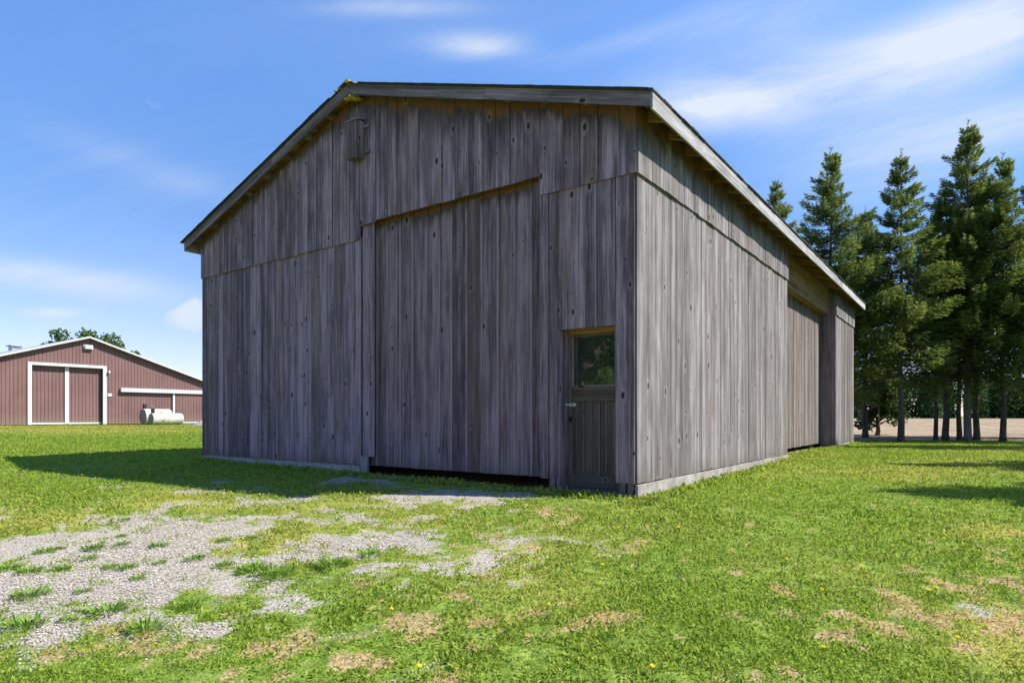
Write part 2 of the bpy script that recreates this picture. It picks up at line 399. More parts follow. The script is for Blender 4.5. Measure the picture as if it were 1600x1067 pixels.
L_GRASS = leaf_mat('grass_blades', (.13, .22, .016), (.31, .42, .04), (.40, .48, .08), (.58, .45, .14), .5)
L_WEED = leaf_mat('weed_leaves', (.09, .19, .02), (.20, .33, .04), (.30, .42, .08), None, .4)
L_SPRUCE = leaf_mat('spruce_needles', (.048, .088, .018), (.19, .25, .045), (.42, .46, .08), None, .42)
L_BROAD = leaf_mat('broad_leaves', (.035, .075, .012), (.09, .15, .03), (.14, .19, .05), None, .35)
L_WOOD = leaf_mat('wood_leaves', (.025, .06, .018), (.06, .12, .03), (.10, .17, .04), None, .25)

# ------------------------------------------------------------------ ground
def ground_mat():
    m, t = new_mat('lawn_and_gravel')
    a = t.new('ShaderNodeAttribute', attribute_name='cv').outputs['Color']; g, d, y = t.xyz(a)
    pos = t.new('ShaderNodeNewGeometry').outputs['Position']
    nb = t.noise(pos, 1.3, 4, .6); nf = t.noise(pos, 38., 4, .7); nm = t.noise(pos, 9., 4, .65)
    grass = t.mix(t.ramp(nm, .3, .7), (.08, .15, .016), (.20, .31, .035))
    grass = t.mix(t.ramp(t.m('ADD', t.m('MULTIPLY', y, .8), t.m('MULTIPLY', t.m('SUBTRACT', nb, .5), .5)), .2, .9), grass, (.36, .36, .06))
    grass = t.mix(t.ramp(nf, .42, .68, 0, .65), grass, (.15, .125, .05))
    grass = t.mix(t.ramp(nm, .5, .75, 0, .4), grass, (.33, .27, .11))
    # straw and soil
    dirt = t.mix(t.ramp(nf, .35, .65), (.19, .13, .06), (.42, .32, .16))
    vs = t.new('ShaderNodeTexVoronoi', {'Vector': pos, 'Scale': 62., 'Randomness': 1.})
    vs2 = t.new('ShaderNodeTexVoronoi', {'Vector': pos, 'Scale': 140., 'Randomness': 1.})
    pc = t.xyz(vs.outputs['Color'])[0]; pc2 = t.xyz(vs2.outputs['Color'])[1]
    st = t.mix(pc, (.25, .22, .18), (.54, .485, .405))
    st = t.mix(t.m('MULTIPLY', pc2, .5), st, (.46, .42, .36))
    st = t.mix(t.ramp(vs.outputs['Distance'], .35, .75), st, (.22, .19, .15))
    st = t.mix(t.ramp(nb, .5, .75, 0, .4), st, (.33, .29, .22))
    gmask = t.ramp(t.m('ADD', t.m('ADD', g, t.m('MULTIPLY', t.m('SUBTRACT', nm, .5), .8)), t.m('MULTIPLY', t.m('SUBTRACT', nf, .5), .9)), .3, .7)
    dmask = t.ramp(t.m('ADD', t.m('ADD', d, t.m('MULTIPLY', t.m('SUBTRACT', nm, .5), .9)), t.m('MULTIPLY', t.m('SUBTRACT', nf, .5), .9)), .3, .75)
    c = t.mix(dmask, grass, dirt); c = t.mix(gmask, c, st)
    h = t.m('ADD', t.m('MULTIPLY', vs.outputs['Distance'], -.8), nf)
    finish(t, principled(t, c, .95, h, .7, .012, spec=.1)); return m
GROUND = ground_mat()
def graded(lo, hi, flo, fhi, d, grow=1.12):
    a = list(np.arange(flo, fhi, d)); s = d; x = flo; L = []
    while x > lo: s *= grow; x -= s; L.append(x)
    s = d; x = a[-1]; R_ = []
    while x < hi: s *= grow; x += s; R_.append(x)
    return np.array(L[::-1]+a+R_)
xs = graded(-1400, 1400, -7, 8, .055, 1.035); ys = graded(-60, 2400, 2.2, 12, .055, 1.035)
XX, YY = np.meshgrid(xs, ys)
GM, DM, YM = cover(XX, YY)
ZZ = gz(XX, YY)+(fbm(XX*1.5, YY*1.5, 4, 77)-.5)*.05*sstep(40, 15, YY)*sstep(-60, -20, XX)+GM*(fbm(XX*9, YY*9, 2, 5)-.5)*.012
ny, nx = XX.shape
V = np.stack([XX.ravel(), YY.ravel(), ZZ.ravel()], 1)
idx = np.arange(nx*ny).reshape(ny, nx)
F = np.stack([idx[:-1, :-1].ravel(), idx[:-1, 1:].ravel(), idx[1:, 1:].ravel(), idx[1:, :-1].ravel()], 1)
tag(obj_from('ground', V, F, GROUND, attrs={'cv': ('POINT', np.stack([GM.ravel(), DM.ravel(), YM.ravel()], 1))}, smooth=True), kind='structure')

# field
m, t = new_mat('bare_field')
pos = t.new('ShaderNodeNewGeometry').outputs['Position']; x, y, z = t.xyz(pos)
rows = t.noise(t.comb(t.m('MULTIPLY', x, 1.2), t.m('MULTIPLY', y, .35), 0.), 1., 5, .7)
n = t.m('ADD', t.m('MULTIPLY', t.noise(pos, 5., 5, .7), .5), t.m('MULTIPLY', t.noise(t.comb(t.m('MULTIPLY', x, .9), t.m('MULTIPLY', y, .12), 2.), 1., 6, .75), .5))
c = t.mix(t.ramp(n, .42, .57), (.12, .085, .052), (.40, .31, .20)); c = t.mix(t.ramp(rows, .4, .65, 0, .5), c, (.33, .255, .17))
finish(t, principled(t, c, .95, n, .8, .08, spec=.05)); FIELD = m
fx = np.linspace(7, 420, 60); fy = np.concatenate([np.linspace(24.1, 60, 20), np.linspace(66, 150, 14)])
FX, FY = np.meshgrid(fx, fy)
FZ = gz(FX, FY)+.02
V = np.stack([FX.ravel(), FY.ravel(), FZ.ravel()], 1); idx = np.arange(FX.size).reshape(FX.shape)
F = np.stack([idx[:-1, :-1].ravel(), idx[:-1, 1:].ravel(), idx[1:, 1:].ravel(), idx[1:, :-1].ravel()], 1)
tag(obj_from('field', V, F, FIELD, smooth=True), kind='structure')

# ------------------------------------------------------------------ leaf quads
def leaf_quads(P, D, L, Wd, rng, up=None):
    """P base, D unit dir, L length, Wd width -> diamonds"""
    n = len(P)
    R_ = rng.normal(size=(n, 3)) if up is None else up
    S = np.cross(D, R_); S /= (np.linalg.norm(S, axis=1, keepdims=True)+1e-9)
    L = L[:, None]; Wd = Wd[:, None]
    a = P; tip = P+D*L
    m1 = P+D*L*.5+S*Wd*.5; m2 = P+D*L*.5-S*Wd*.5
    V = np.stack([a, m1, tip, m2], 1).reshape(-1, 3)
    F = np.arange(4*n).reshape(n, 4)
    return V, F

RO = np.array([-33.55, 44.0])
def red_local(X, Y):
    dx = X-RO[0]; dy = Y-RO[1]
    return dx*BV[0]+dy*BV[1], dx*BU[0]+dy*BU[1]

def grass():
    rng = np.random.default_rng(5)
    p = 1.62; K = 76000.
    Y0, Y1 = 1.9, 46.
    tot = int(2.65*K*(Y1**(2-p)-Y0**(2-p))/(2-p))
    uu = rng.random(tot)
    Y = (uu*(Y1**(2-p)-Y0**(2-p))+Y0**(2-p))**(1/(2-p))
    X = (rng.random(tot)*2.65-1.2)*Y
    lx, ly = barn_local(X, Y)
    rx, ry = red_local(X, Y)
    keep = ~((lx > .02) & (lx < 16.5) & (ly > np.where((lx > 7.4) & (lx < 13.2), .36, .02)) & (ly < 9.93)) & ~(ry > -.05) & ~((Y > 24.15) & (X > 7))
    hid = (lx > 1) & (ly > .5) & (Y/np.maximum(np.abs(X), .1) > 0) & (X/np.maximum(Y, .1) > -.46) & (X/np.maximum(Y, .1) < .50) & (Y > 13)
    keep &= ~hid
    X, Y = X[keep], Y[keep]
    g, d, y = cover(X, Y)
    clump = fbm(X*7, Y*7, 3, 91)
    dens = (1-g**.8)*(1-.6*d)*np.clip(sstep(.22, .62, clump)+.12, 0, 1)
    # tufts on the gravel
    tuft = fbm(X*5.2+9, Y*5.2, 3, 55)
    dens = np.maximum(dens, g*sstep(.58, .70, tuft)*.8)
    dens = np.maximum(dens, .02)
    k = rng.random(len(X)) < dens
    X, Y, g, d, y = X[k], Y[k], g[k], d[k], y[k]
    n = len(X)
    Z = gz(X, Y)-.005
    sc = (Y/3.)**.36
    tall = fbm(X*1.1+3, Y*1.1, 3, 66)
    L = (.013+.022*rng.random(n)**1.8)*sc*(.65+.8*tall)*(1-.35*g)
    lx, ly = barn_local(X, Y)
    edge = ((lx < 0) & (lx > -.35) & (ly > -.3) & (ly < 9.9)) | ((ly < 0) & (ly > -.3) & (lx > -.3) & (lx < 16.6))
    L = np.where(edge, L*1.5+.02, L)
    broad = (rng.random(n) < .55) & (Y < 12)
    Wd = np.where(broad, L*.42, L*.16+.0012*Y)
    az = rng.random(n)*6.283; el = np.where(broad, rng.uniform(.15, 1.1, n), rng.uniform(.7, 1.45, n))
    D = np.stack([np.cos(az)*np.cos(el), np.sin(az)*np.cos(el), np.sin(el)], 1)
    V, F = leaf_quads(np.stack([X, Y, Z], 1)+np.stack([np.zeros(n), np.zeros(n), np.where(broad, rng.random(n)*.025, 0)], 1), D, L, Wd, rng)
    dry = np.clip(d*.55+y*.55+(rng.random(n)-.5)*.5, 0, 1)*(rng.random(n) < (.22+.75*y+.35*d))
    tip = rng.random(n)**3*.8
    C = np.repeat(np.stack([rng.random(n), tip, dry], 1), 4, axis=0)
    o = obj_from('grass', V, F, L_GRASS, attrs={'lf': ('POINT', C)})
    tag(o, 'short weedy green grass growing round the barns', 'grass', kind='stuff')
    print('grass blades', n)
grass()

def pebbles():
    rng = np.random.default_rng(8)
    n0 = 260000; Y = 2+rng.random(n0)**1.6*7.5; X = (rng.random(n0)*1.6-1.05)*Y
    g, d, y = cover(X, Y); lx, ly = barn_local(X, Y)
    k = (rng.random(n0) < np.maximum(g*.8, .035*(d > .3))) & (lx < -.1)
    X, Y = X[k][:42000], Y[k][:42000]; n = len(X)
    r = (.0025+.006*rng.random(n)**2.2)*(Y/3)**.35
    base = np.array([[1, 0, 0], [0, 1, 0], [-1, 0, 0], [0, -1, 0], [0, 0, .7], [0, 0, -.7]])
    J = rng.uniform(.65, 1.35, (n, 6, 1)); az = rng.random(n)*6.28
    B = base[None]*J; c, s = np.cos(az)[:, None], np.sin(az)[:, None]
    bx = B[..., 0]*c-B[..., 1]*s; by = B[..., 0]*s+B[..., 1]*c
    P = np.stack([bx, by, B[..., 2]], 2)*r[:, None, None]+np.stack([X, Y, gz(X, Y)+r*.3], 1)[:, None, :]
    fb = np.array([[0, 1, 4], [1, 2, 4], [2, 3, 4], [3, 0, 4]])
    F = (fb[None]+(np.arange(n)*6)[:, None, None]).reshape(-1, 3)
    C = np.repeat(np.stack([rng.random(n)]*3, 1), 6, axis=0)
    m, t = new_mat('gravel_stone')
    a = t.xyz(t.new('ShaderNodeAttribute', attribute_name='lf').outputs['Color'])[0]
    finish(t, principled(t, t.mix(a, (.19, .165, .13), (.50, .445, .37)), .9))
    tag(obj_from('gravel_stones', P.reshape(-1, 3), F, m, attrs={'lf': ('POINT', C)}), 'loose pale crushed stone scattered on the worn driveway', 'gravel', kind='stuff')
pebbles()

# ------------------------------------------------------------------ the weathered barn (local: x along the sunny side, y along the shaded front)
BW, BL = 9.93, 16.5; RID = BW/2; SL = .323
def roofz(y): return 6.39-SL*abs(y-RID)
barn = thing('timber_barn', (BC[0], BC[1], 0), math.atan2(BV[1], BV[0]),
             'large weathered grey board barn with open gravel in front', 'barn')
barn['label'] = 'large weathered grey timber barn with sliding board doors and a low gable roof'
def courses(mb, lo, hi, wmin, wmax):
    L = [lo]
    while L[-1] < hi-1e-6:
        w_ = mb.r.uniform(wmin, wmax); L.append(L[-1]+w_ if L[-1]+w_*1.5 < hi else hi)
    return L
def front_boards(mb, y0, y1, z0, ztop, x, wr=(.17, .27), top=None, zj=.006):
    L = courses(mb, y0, y1, *wr)
    for a, b in zip(L[:-1], L[1:]):
        g = mb.r.choice([.001, .002, .003, .004, .008]); dx = mb.r.uniform(-.008, .006); j = mb.r.uniform(-zj, zj)
        tilt = mb.r.uniform(-.006, .006)
        za = top(a+g) if top else ztop; zb = top(b-g) if top else ztop
        mb.hexa([(x-.024+dx, a+g, z0+j), (x+dx, a+g, z0+j), (x+dx+tilt, b-g, z0+j), (x-.024+dx+tilt, b-g, z0+j),
                 (x-.024+dx, a+g, za), (x+dx, a+g, za), (x+dx+tilt, b-g, zb), (x-.024+dx+tilt, b-g, zb)])
def side_boards(mb, x0, x1, z0, z1, y, wr=(.17, .27), out=-1, zj=.006):
    L = courses(mb, x0, x1, *wr)
    for a, b in zip(L[:-1], L[1:]):
        g = mb.r.uniform(.001, .0035); dy = mb.r.uniform(-.006, .006); j = mb.r.uniform(-zj, zj); tl = mb.r.uniform(-.003, .003)
        ya, yb = (y-.024+dy, y+dy) if out < 0 else (y+dy, y+.024+dy)
        mb.hexa([(a+g, ya, z0+j), (b-g, ya+tl, z0+j), (b-g, yb+tl, z0+j), (a+g, yb, z0+j),
                 (a+g, ya, z1), (b-g, ya+tl, z1), (b-g, yb+tl, z1), (a+g, yb, z1)])
wt = lambda y: roofz(y)-.10
lo = MB(1)   # lower front boards
front_boards(lo, 4.90, BW, .19, 3.95, 0)
lo.build('lower_front_siding', W_FRONTLOW, barn); lo = MB(101)
front_boards(lo, 1.08, 1.36, .19, 3.95, 0, (.13, .16))
lo.box(-.024, 0, .005, .252, .19, 3.95, rnd=(.62, .2, .3))
front_boards(lo, .257, 1.078, 2.11, 3.95, 0, (.24, .29), zj=.002)
lo.build('lower_front_siding', W_FRONTLOW, barn)
up = MB(2)
front_boards(up, 4.90, BW+.02, 3.90, 0, -.026, top=wt)
front_boards(up, 4.52, 4.895, 4.13, 0, -.026, (.18, .2), top=wt)
front_boards(up, 1.36, 4.52, 4.15, 0, -.026, (.2, .27), top=wt)
front_boards(up, -.03, 1.36, 3.90, 0, -.026, (.22, .30), top=wt)
up.build('upper_front_siding', W_FRONT, barn)
fr = MB(3); fr.box(.02, .14, 1.12, 1.24, -.1, 3.9); fr.build('post', W_BROWN, barn)
fr = MB(103); fr.box(.03, .14, .05, .19, -.1, 3.9); fr.build('post', W_BROWN, barn)
hd = MB(4); hd.box(.002, .17, 1.30, 4.9, 4.20, 4.36, (0, 1, 0))
hd.build('door_header', W_BROWN, barn)
# big sliding door
dr = MB(5)
L = [1.28]
while L[-1] < 4.68: L.append(L[-1]+dr.r.uniform(.235, .30))
for i, (a, b) in enumerate(zip(L[:-1], L[1:])):
    dx = dr.r.uniform(-.004, .004)
    dr.box(.085+dx, .11+dx, a+.022, b-.0, .19+dr.r.uniform(-.004, .004), 4.32)
    dr.box(.068+dx, .10+dx, a-.014, a+.020, .19, 4.32, rnd=(1.5, .1, dr.r.random()))
sdoor = dr.build('sliding_door', W_DOOR, barn)
tag(sdoor, 'tall wide sliding door of vertical grey boards')
# metal covered strip beside it
st = MB(6)
st.box(.0, .03, 4.62, 4.885, .34, 4.28, rnd=(.7, .1, .4)); st.build('door_post', W_FRONTLOW, barn)
gp = MB(66); gp.box(-.045, -.005, 4.72, 4.89, -.12, .34); gp.box(-.05, -.045, 4.70, 4.9, .30, .345); gp.build('door_guide', METALG, barn)
pp = MB(67); pp.box(-.02, .1, 1.13, 1.20, -.1, .19); pp.build('short_post', W_FRONTLOW, barn); pp = MB(68); pp.box(-.02, .1, 1.07, 1.1, -.1, .19)
pp.build('short_post', W_FRONTLOW, barn)
# entry door
ed = MB(7)
X0 = .20
def slat(y0, y1, z0, z1, x0=X0, x1=X0+.04, ax=(0, 0, 1), rnd=None): ed.box(x0, x1, y0, y1, z0, z1, ax, rnd)
slat(.985, 1.05, .03, 2.10); slat(.22, .372, .03, 2.10, rnd=(.3, .2, .1))
slat(.372, .985, 2.045, 2.10, ax=(0, 1, 0), rnd=(.9, .8, .2))
slat(.372, .985, 1.19, 1.385, ax=(0, 1, 0), rnd=(.8, .95, .2))
slat(.372, .985, .03, .24, ax=(0, 1, 0), rnd=(.4, .1, .2))
slat(.372, .985, .24, 1.19, X0+.02, X0+.035)
for i, yy in enumerate((.50, .60, .72, .84)):
    slat(yy-.012, yy+.012, .24, 1.19, X0+.008, X0+.022, rnd=(.9, .2, .3))
edo = ed.build('entry_door', W_ENTRY, barn, bevel=.004)
gm = MB(8); gm.box(X0+.012, X0+.018, .372, .985, 1.385, 2.045); gm.build('window_pane', GLASS, edo)
fm = MB(9); fm.box(X0-.006, X0+.01, .36, .995, 2.03, 2.052, (0, 1, 0)); fm.box(X0-.006, X0+.01, .36, .995, 1.378, 1.398, (0, 1, 0))
fm.box(X0-.006, X0+.01, .975, .995, 1.398, 2.03); fm.box(X0-.006, X0+.01, .36, .378, 1.398, 2.03); fm.build('window_frame', W_TRIM, edo)
jm = MB(10); jm.box(-.02, .30, 1.052, 1.078, -.02, 2.12); jm.build('door_jamb', W_FRONTLOW, barn); jm = MB(110); jm.box(0.03, .30, .20, .225, -.02, 2.12)
jm.build('door_jamb', W_FRONTLOW, barn)
hm = MB(11); hm.box(-.015, .30, .225, 1.052, 2.125, 2.16, (0, 1, 0)); hm.box(.185, .21, .225, 1.052, 2.06, 2.125, (0, 1, 0)); hm.build('door_head', W_BROWN, barn)
hs = MB(12); hs.box(X0-.09, X0+.0, 1.043, 1.05, 1.135, 1.165, (1, 0, 0)); hs.box(X0-.012, X0-.003, .93, 1.04, 1.13, 1.17, (0, 1, 0)); hs.box(X0-.03, X0-.012, .955, .975, 1.12, 1.18)
hs.build('hasp', STEEL, edo)
lk = MB(13); lk.box(X0-.014, X0-.002, .995, 1.035, .93, .99); lk.box(X0-.03, X0-.014, 1.0, 1.03, .955, .985); lk.build('lock', BLACK, edo)
sl = MB(14); sl.box(-.035, .25, -.0, 1.30, -.12, .062, (0, 1, 0)); sl.build('door_sill', W_TRIM, barn)
cb = MB(15); cb.box(-.015, .05, .03, .09, .062, .19); cb.build('corner_block', W_TRIM, barn); cb = MB(115); cb.box(-.02, .05, .13, .21, .062, .19); cb.build('corner_block', W_TRIM, barn)
# foundation strip
fo = MB(16); fo.box(-.01, .12, 4.95, BW-.02, -.2, .185, (0, 1, 0)); fo.build('foundation', CONC, barn); fo = MB(116); fo.box(.0, BL, BW-.12, BW+.01, -.2, .185, (1, 0, 0)); fo.box(BL-.1, BL, .1, BW-.15, -.2, .185, (0, 1, 0)); fo.build('foundation', CONC, barn)
bs = MB(17); bs.box(-.03, 3.7, -.045, -.012, -.15, .178, (1, 0, 0)); bs.build('base_board', BASEW, barn); bs = MB(117); bs.box(3.704, 7.42, -.043, -.010, -.1, .178, (1, 0, 0)); bs.build('base_board', BASEW, barn); bs = MB(118); bs.box(13.2, 16.5, -.04, -.01, -.1, .178, (1, 0, 0)); bs.build('base_board', BASEW, barn)
# sunny side
sw = MB(20)
side_boards(sw, .0, 7.43, .19, 3.93, 0); sw.build('lower_side_siding', W_SIDE, barn); sw = MB(120); side_boards(sw, 13.18, BL, .19, 3.93, 0)
sw.build('lower_side_siding', W_SIDE, barn)
su = MB(21); side_boards(su, -.03, 7.43, 3.90, 4.70, -.030, (.16, .25)); su.build('upper_side_siding', W_SIDE, barn); su = MB(121); side_boards(su, 13.18, BL, 3.90, 4.70, -.030, (.16, .25))
su.build('upper_side_siding', W_SIDE, barn)
sdn = MB(22); side_boards(sdn, 7.35, 13.17, .22, 4.08, .40, (.15, .2)); sdr = sdn.build('side_sliding_door', W_SIDEDOOR, barn); tag(sdr, 'recessed brownish sliding door on the sunny side')
sh = MB(23); sh.box(7.435, 13.14, .16, .36, 3.93, 4.75, (1, 0, 0)); sh.build('side_door_header', W_HEADER, barn)
sj = MB(24); sj.box(13.15, 13.178, -.03, .38, -.02, 4.6, rnd=(.25, .3, .1)); sj.build('side_door_jamb', W_TRIM, barn)
for z in (2.2, 3.2, 1.0):
    bo = MB(25); bo.box(13.138, 13.15, .10, .13, z, z+.03); bo.build('jamb_bolt', BLACK, barn)
# hidden walls
bk = MB(26); side_boards(bk, 0, BL, .19, 4.66, BW, out=1, wr=(.22, .3)); bk.build('far_side_siding', W_SIDE, barn)
rw = MB(27)
L = courses(rw, 0, BW, .22, .3)
for a, b in zip(L[:-1], L[1:]): rw.box(BL, BL+.024, a, b, .19, 0, top=wt)
rw.build('rear_siding', W_SIDE, barn)
# roof
OX0, OX1, OY = -.25, BL+.25, .30
def slope_slab(mb, x0, x1, yo, yi, dt, db, axis=(1, 0, 0), rnd=None):
    ya, yb = (yo, yi) if yo < yi else (yi, yo)
    f = lambda y: roofz(min(max(y, -99), 99))
    mb.hexa([(x0, ya, f(ya)-db), (x1, ya, f(ya)-db), (x1, yb, f(yb)-db), (x0, yb, f(yb)-db),
             (x0, ya, f(ya)-dt), (x1, ya, f(ya)-dt), (x1, yb, f(yb)-dt), (x0, yb, f(yb)-dt)], axis, rnd)
rf = MB(30)
slope_slab(rf, OX0-.03, OX1+.03, -OY-.035, RID, -.016, .0); slope_slab(rf, OX0-.03, OX1+.03, RID, BW+OY+.035, -.016, .0)
x = OX0-.03
while x < OX1:           # eave tabs
    w_ = rf.r.uniform(.24, .34)
    for row in range(3):
        yo = -OY-.05+row*.13+rf.r.uniform(-.008, .008); th = .028+.012*rf.r.random()
        slope_slab(rf, x+rf.r.uniform(0, .012), x+w_-.012, yo, yo+.22, -th-row*.002, -.0165)
        yo = BW+OY+.05-row*.13
        slope_slab(rf, x, x+w_-.012, yo, yo-.22, -.03-row*.002, -.0165)
    x += w_
y = -OY
while y < BW+OY:
    if abs(y-RID) > .3: slope_slab(rf, OX0-.045-rf.r.uniform(0, .008), OX0+.25, y, y+.14, -.026-.004*rf.r.random(), -.0165)
    y += .142
rf.box(OX0-.04, OX1+.04, RID-.14, RID+.14, 6.36, 6.425, top=None) if False else None
for sgn in (-1, 1):
    slope_slab(rf, OX0-.05, OX1+.05, RID+sgn*.16, RID, -.034, -.017)
roof = rf.build('roof', SHINGLE, barn)
dk = MB(31)
yy = -OY+.002
while yy < RID-.02:      # deck boards
    y2 = min(yy+.2, RID)
    slope_slab(dk, OX0+.03, OX1-.03, yy+.003, y2, .002, .026); slope_slab(dk, OX0+.03, OX1-.03, BW-yy-.003, BW-y2, .002, .026); yy += .2
dk.build('roof_deck', W_BROWN, roof)
xx = .25; kk = 0
while xx < BL:           # rafters
    for ya, sg in ((-OY+.03, -1), (BW+OY-.03, 1)):
        rt = MB(200+kk); kk += 1
        rt.beam((xx, ya, roofz(ya)-.10), (xx, RID+sg*.02, roofz(RID-.02)-.10), .04, .14); rt.build('rafter', W_BROWN, roof)
    xx += .61
for k in range(-8, 9):   # lookouts under the gable overhang
    if k == 0: continue
    y = RID+k*.62
    if -.1 < y < BW+.1:
        lkm = MB(300+k)
        lkm.hexa([(OX0+.03, y-.045, roofz(y-.045)-.115), (-.03, y-.045, roofz(y-.045)-.115), (-.03, y+.045, roofz(y+.045)-.115), (OX0+.03, y+.045, roofz(y+.045)-.115),
                  (OX0+.03, y-.045, roofz(y-.045)-.028), (-.03, y-.045, roofz(y-.045)-.028), (-.03, y+.045, roofz(y+.045)-.028), (OX0+.03, y+.045, roofz(y+.045)-.028)], (1, 0, 0))
        lkm.build('lookout', W_TRIM, roof)
for (xa, xb) in ((OX0, OX0+.028), (OX1-.028, OX1)):
    for (pa, pb) in ((-OY-.0, RID-.001), (RID+.001, BW+OY)):
        r_ = MB(int(34+pa+xa)); md = pa+(pb-pa)*(.46 if pa < 1 else .40)
        for a, b in ((pa, md-.002), (md+.002, pb)): slope_slab(r_, xa, xb, a, b, .0, .165, (0, 1, SL if pa < 1 else -SL), rnd=(.5, .4, pa+10))
        r_.build('rake_board', W_TRIM, roof)
for (ya, yb) in ((-OY-.028, -OY-.002), (BW+OY+.002, BW+OY+.028)):
    r_ = MB(int(40+ya)); z1 = roofz(-OY)-.002
    seg = [OX0, 4.1, 8.0, 12.4, OX1]
    for a, b in zip(seg[:-1], seg[1:]): r_.box(a+.001, b-.001, ya, yb, z1-.20, z1, (1, 0, 0))
    r_.build('fascia_board', W_FASCIA, roof)
# lichen at the ridge
lb = MB(50); rr = lb.r; lb2 = MB(51)
for i in range(130):
    if i < 80: y = RID+rr.uniform(-.12, .32); z = roofz(y)+.02+rr.uniform(-.005, .02); x = OX0+rr.uniform(-.06, .2)
    else: y = RID+rr.uniform(-.20, .10); z = roofz(y)-.17+rr.uniform(-.05, .04); x = OX0+rr.uniform(.02, .14)
    s_ = rr.uniform(.01, .028); P = []
    for zz in (-1, 1):
        for i_, j_ in ((-1, -1), (1, -1), (1, 1), (-1, 1)): P.append((x+i_*s_*rr.uniform(.6, 1.3), y+j_*s_*rr.uniform(.6, 1.4), z+zz*s_*rr.uniform(.4, .9)))
    (lb if i < 80 else lb2).hexa(P)
lb.build('lichen', LICHEN, roof); lb2.build('lichen', LICHEN, roof)

# bat box on the gable
bb_loc = Vector((BC[0], BC[1], 0))+Vector((BV[0], BV[1], 0))*(-.056)+Vector((BU[0], BU[1], 0))*4.89+Vector((0, 0, 5.17))
bat = thing('bat_box', bb_loc, math.atan2(BV[1], BV[0]), 'small grey wooden nest box fixed high on the gable below the ridge', 'nest box')
b1 = MB(60); b1.box(-.18, -.16, -.12, .12, .0, .60); b1.box(-.16, -.02, -.12, -.10, .02, .62); b1.box(-.16, -.02, .10, .12, .02, .62); b1.box(-.16, -.02, -.1, .1, .02, .04)
b1.build('box_body', W_FRONTLOW, bat)
b2 = MB(61); b2.hexa([(-.20, -.14, .60), (-.0, -.14, .66), (-.0, .14, .66), (-.20, .14, .60), (-.20, -.14, .622), (-.0, -.14, .682), (-.0, .14, .682), (-.20, .14, .622)], (0, 1, 0)); b2.build('box_lid', W_TRIM, bat)
b3 = MB(62); b3.box(-.03, .0, -.26, .14, .52, .56, (0, 1, 0)); b3.build('mounting_batten', W_TRIM, bat); b3 = MB(63); b3.box(-.03, .0, -.26, .14, .1, .14, (0, 1, 0)); b3.build('mounting_batten', W_TRIM, bat)

# ------------------------------------------------------------------ maroon barn
RA = math.atan2(BV[1], BV[0]); GR = .40
rb = thing('steel_barn', (RO[0], RO[1], GR), RA, 'long low maroon steel-clad barn with white framed double doors', 'barn')
RX = 3.69; HW = 10.4; PR = 5.82+1-GR    # ridge height above its ground
def rz_(x): return PR-.33*abs(x-RX)
def ribbed(mb_name, x0, x1, z0, zf, y, parent, mat=REDM):
    V = []; F = []; x = x0; pts = []
    while x < x1-.001:
        for dx, dy in ((0, 0), (.17, 0), (.185, -.03), (.215, -.03)):
            if x+dx < x1: pts.append((x+dx, dy))
        x += .23
    pts.append((x1, 0))
    for i, (px_, dy) in enumerate(pts):
        V += [(px_, y+dy, z0), (px_, y+dy, zf(px_))]
        if i: b = 2*i; F.append([b-2, b, b+1, b-1])
    b = len(V); V += [(x0, y+.06, z0), (x1, y+.06, z0), (x1, y+.06, zf(x1)), (x0, y+.06, zf(x0))]
    F.append([b+3, b+2, b+1, b])
    return obj_from(mb_name, V, F, mat, parent)
wl = [ribbed('front_wall', RX-HW, 0.0, 0, rz_, 0, rb), ribbed('front_wall', 0., 4.9, 4.17, rz_, 0, rb), ribbed('front_wall', 4.9, RX+HW, 0, rz_, 0, rb)]
q = MB(70)
q.box(RX-HW, RX-HW+.1, .07, 26, 0, rz_(RX-HW)-.05); q.box(RX+HW-.1, RX+HW, .07, 26, 0, rz_(RX+HW)-.05); q.box(RX-HW, RX+HW, 26, 26.1, 0, 3.0)
q.build('side_wall', REDM, rb)
def rslab(mb, x0, x1, y0, y1, dt, db):
    mb.hexa([(x0, y0, rz_(x0)-db), (x1, y0, rz_(x1)-db), (x1, y1, rz_(x1)-db), (x0, y1, rz_(x0)-db),
             (x0, y0, rz_(x0)-dt), (x1, y0, rz_(x1)-dt), (x1, y1, rz_(x1)-dt), (x0, y1, rz_(x0)-dt)], (0, 1, 0))
q = MB(71); rslab(q, RX-HW-.3, RX, -.35, 26.3, -.06, .0); rslab(q, RX, RX+HW+.3, -.35, 26.3, -.06, .0); rroof = q.build('roof', ROOFM, rb)
q = MB(72); rslab(q, RX-HW-.3, RX, -.40, -.36, -.05, .08); q.build('rake_trim', WHITE, rb)
q = MB(73); rslab(q, RX, RX+HW+.3, -.40, -.36, -.05, .08); q.build('rake_trim', WHITE, rb)
q = MB(74); q.box(RX-.4, RX+.3, 14.9, 15.9, PR-.25, PR+.32); q.box(RX-.55, RX+.45, 14.7, 16.1, PR+.32, PR+.40); q.build('roof_vent', ROOFM, rroof)
# big double doors
q = MB(75); q.box(-.02, .22, -.10, .04, 0, 4.17); q.build('door_frame', WHITE, rb)
q = MB(76); q.box(4.68, 4.92, -.10, .04, 0, 4.17); q.build('door_frame', WHITE, rb)
q = MB(77); q.box(-.02, 4.92, -.102, .04, 4.17, 4.37, (1, 0, 0)); q.build('door_frame', WHITE, rb)
for a, b in ((.2, 2.30), (2.55, 4.7)):
    d_ = ribbed('sliding_door', a, b, .14, lambda x: 4.17, .26, rb)
q = MB(78); q.box(2.30, 2.55, .18, .26, .05, 4.17); q.build('door_post', WHITE, rb)
q = MB(79); q.box(.2, 4.7, .2, .26, .02, .14, (1, 0, 0)); q.build('door_bottom_rail', WHITE, rb)
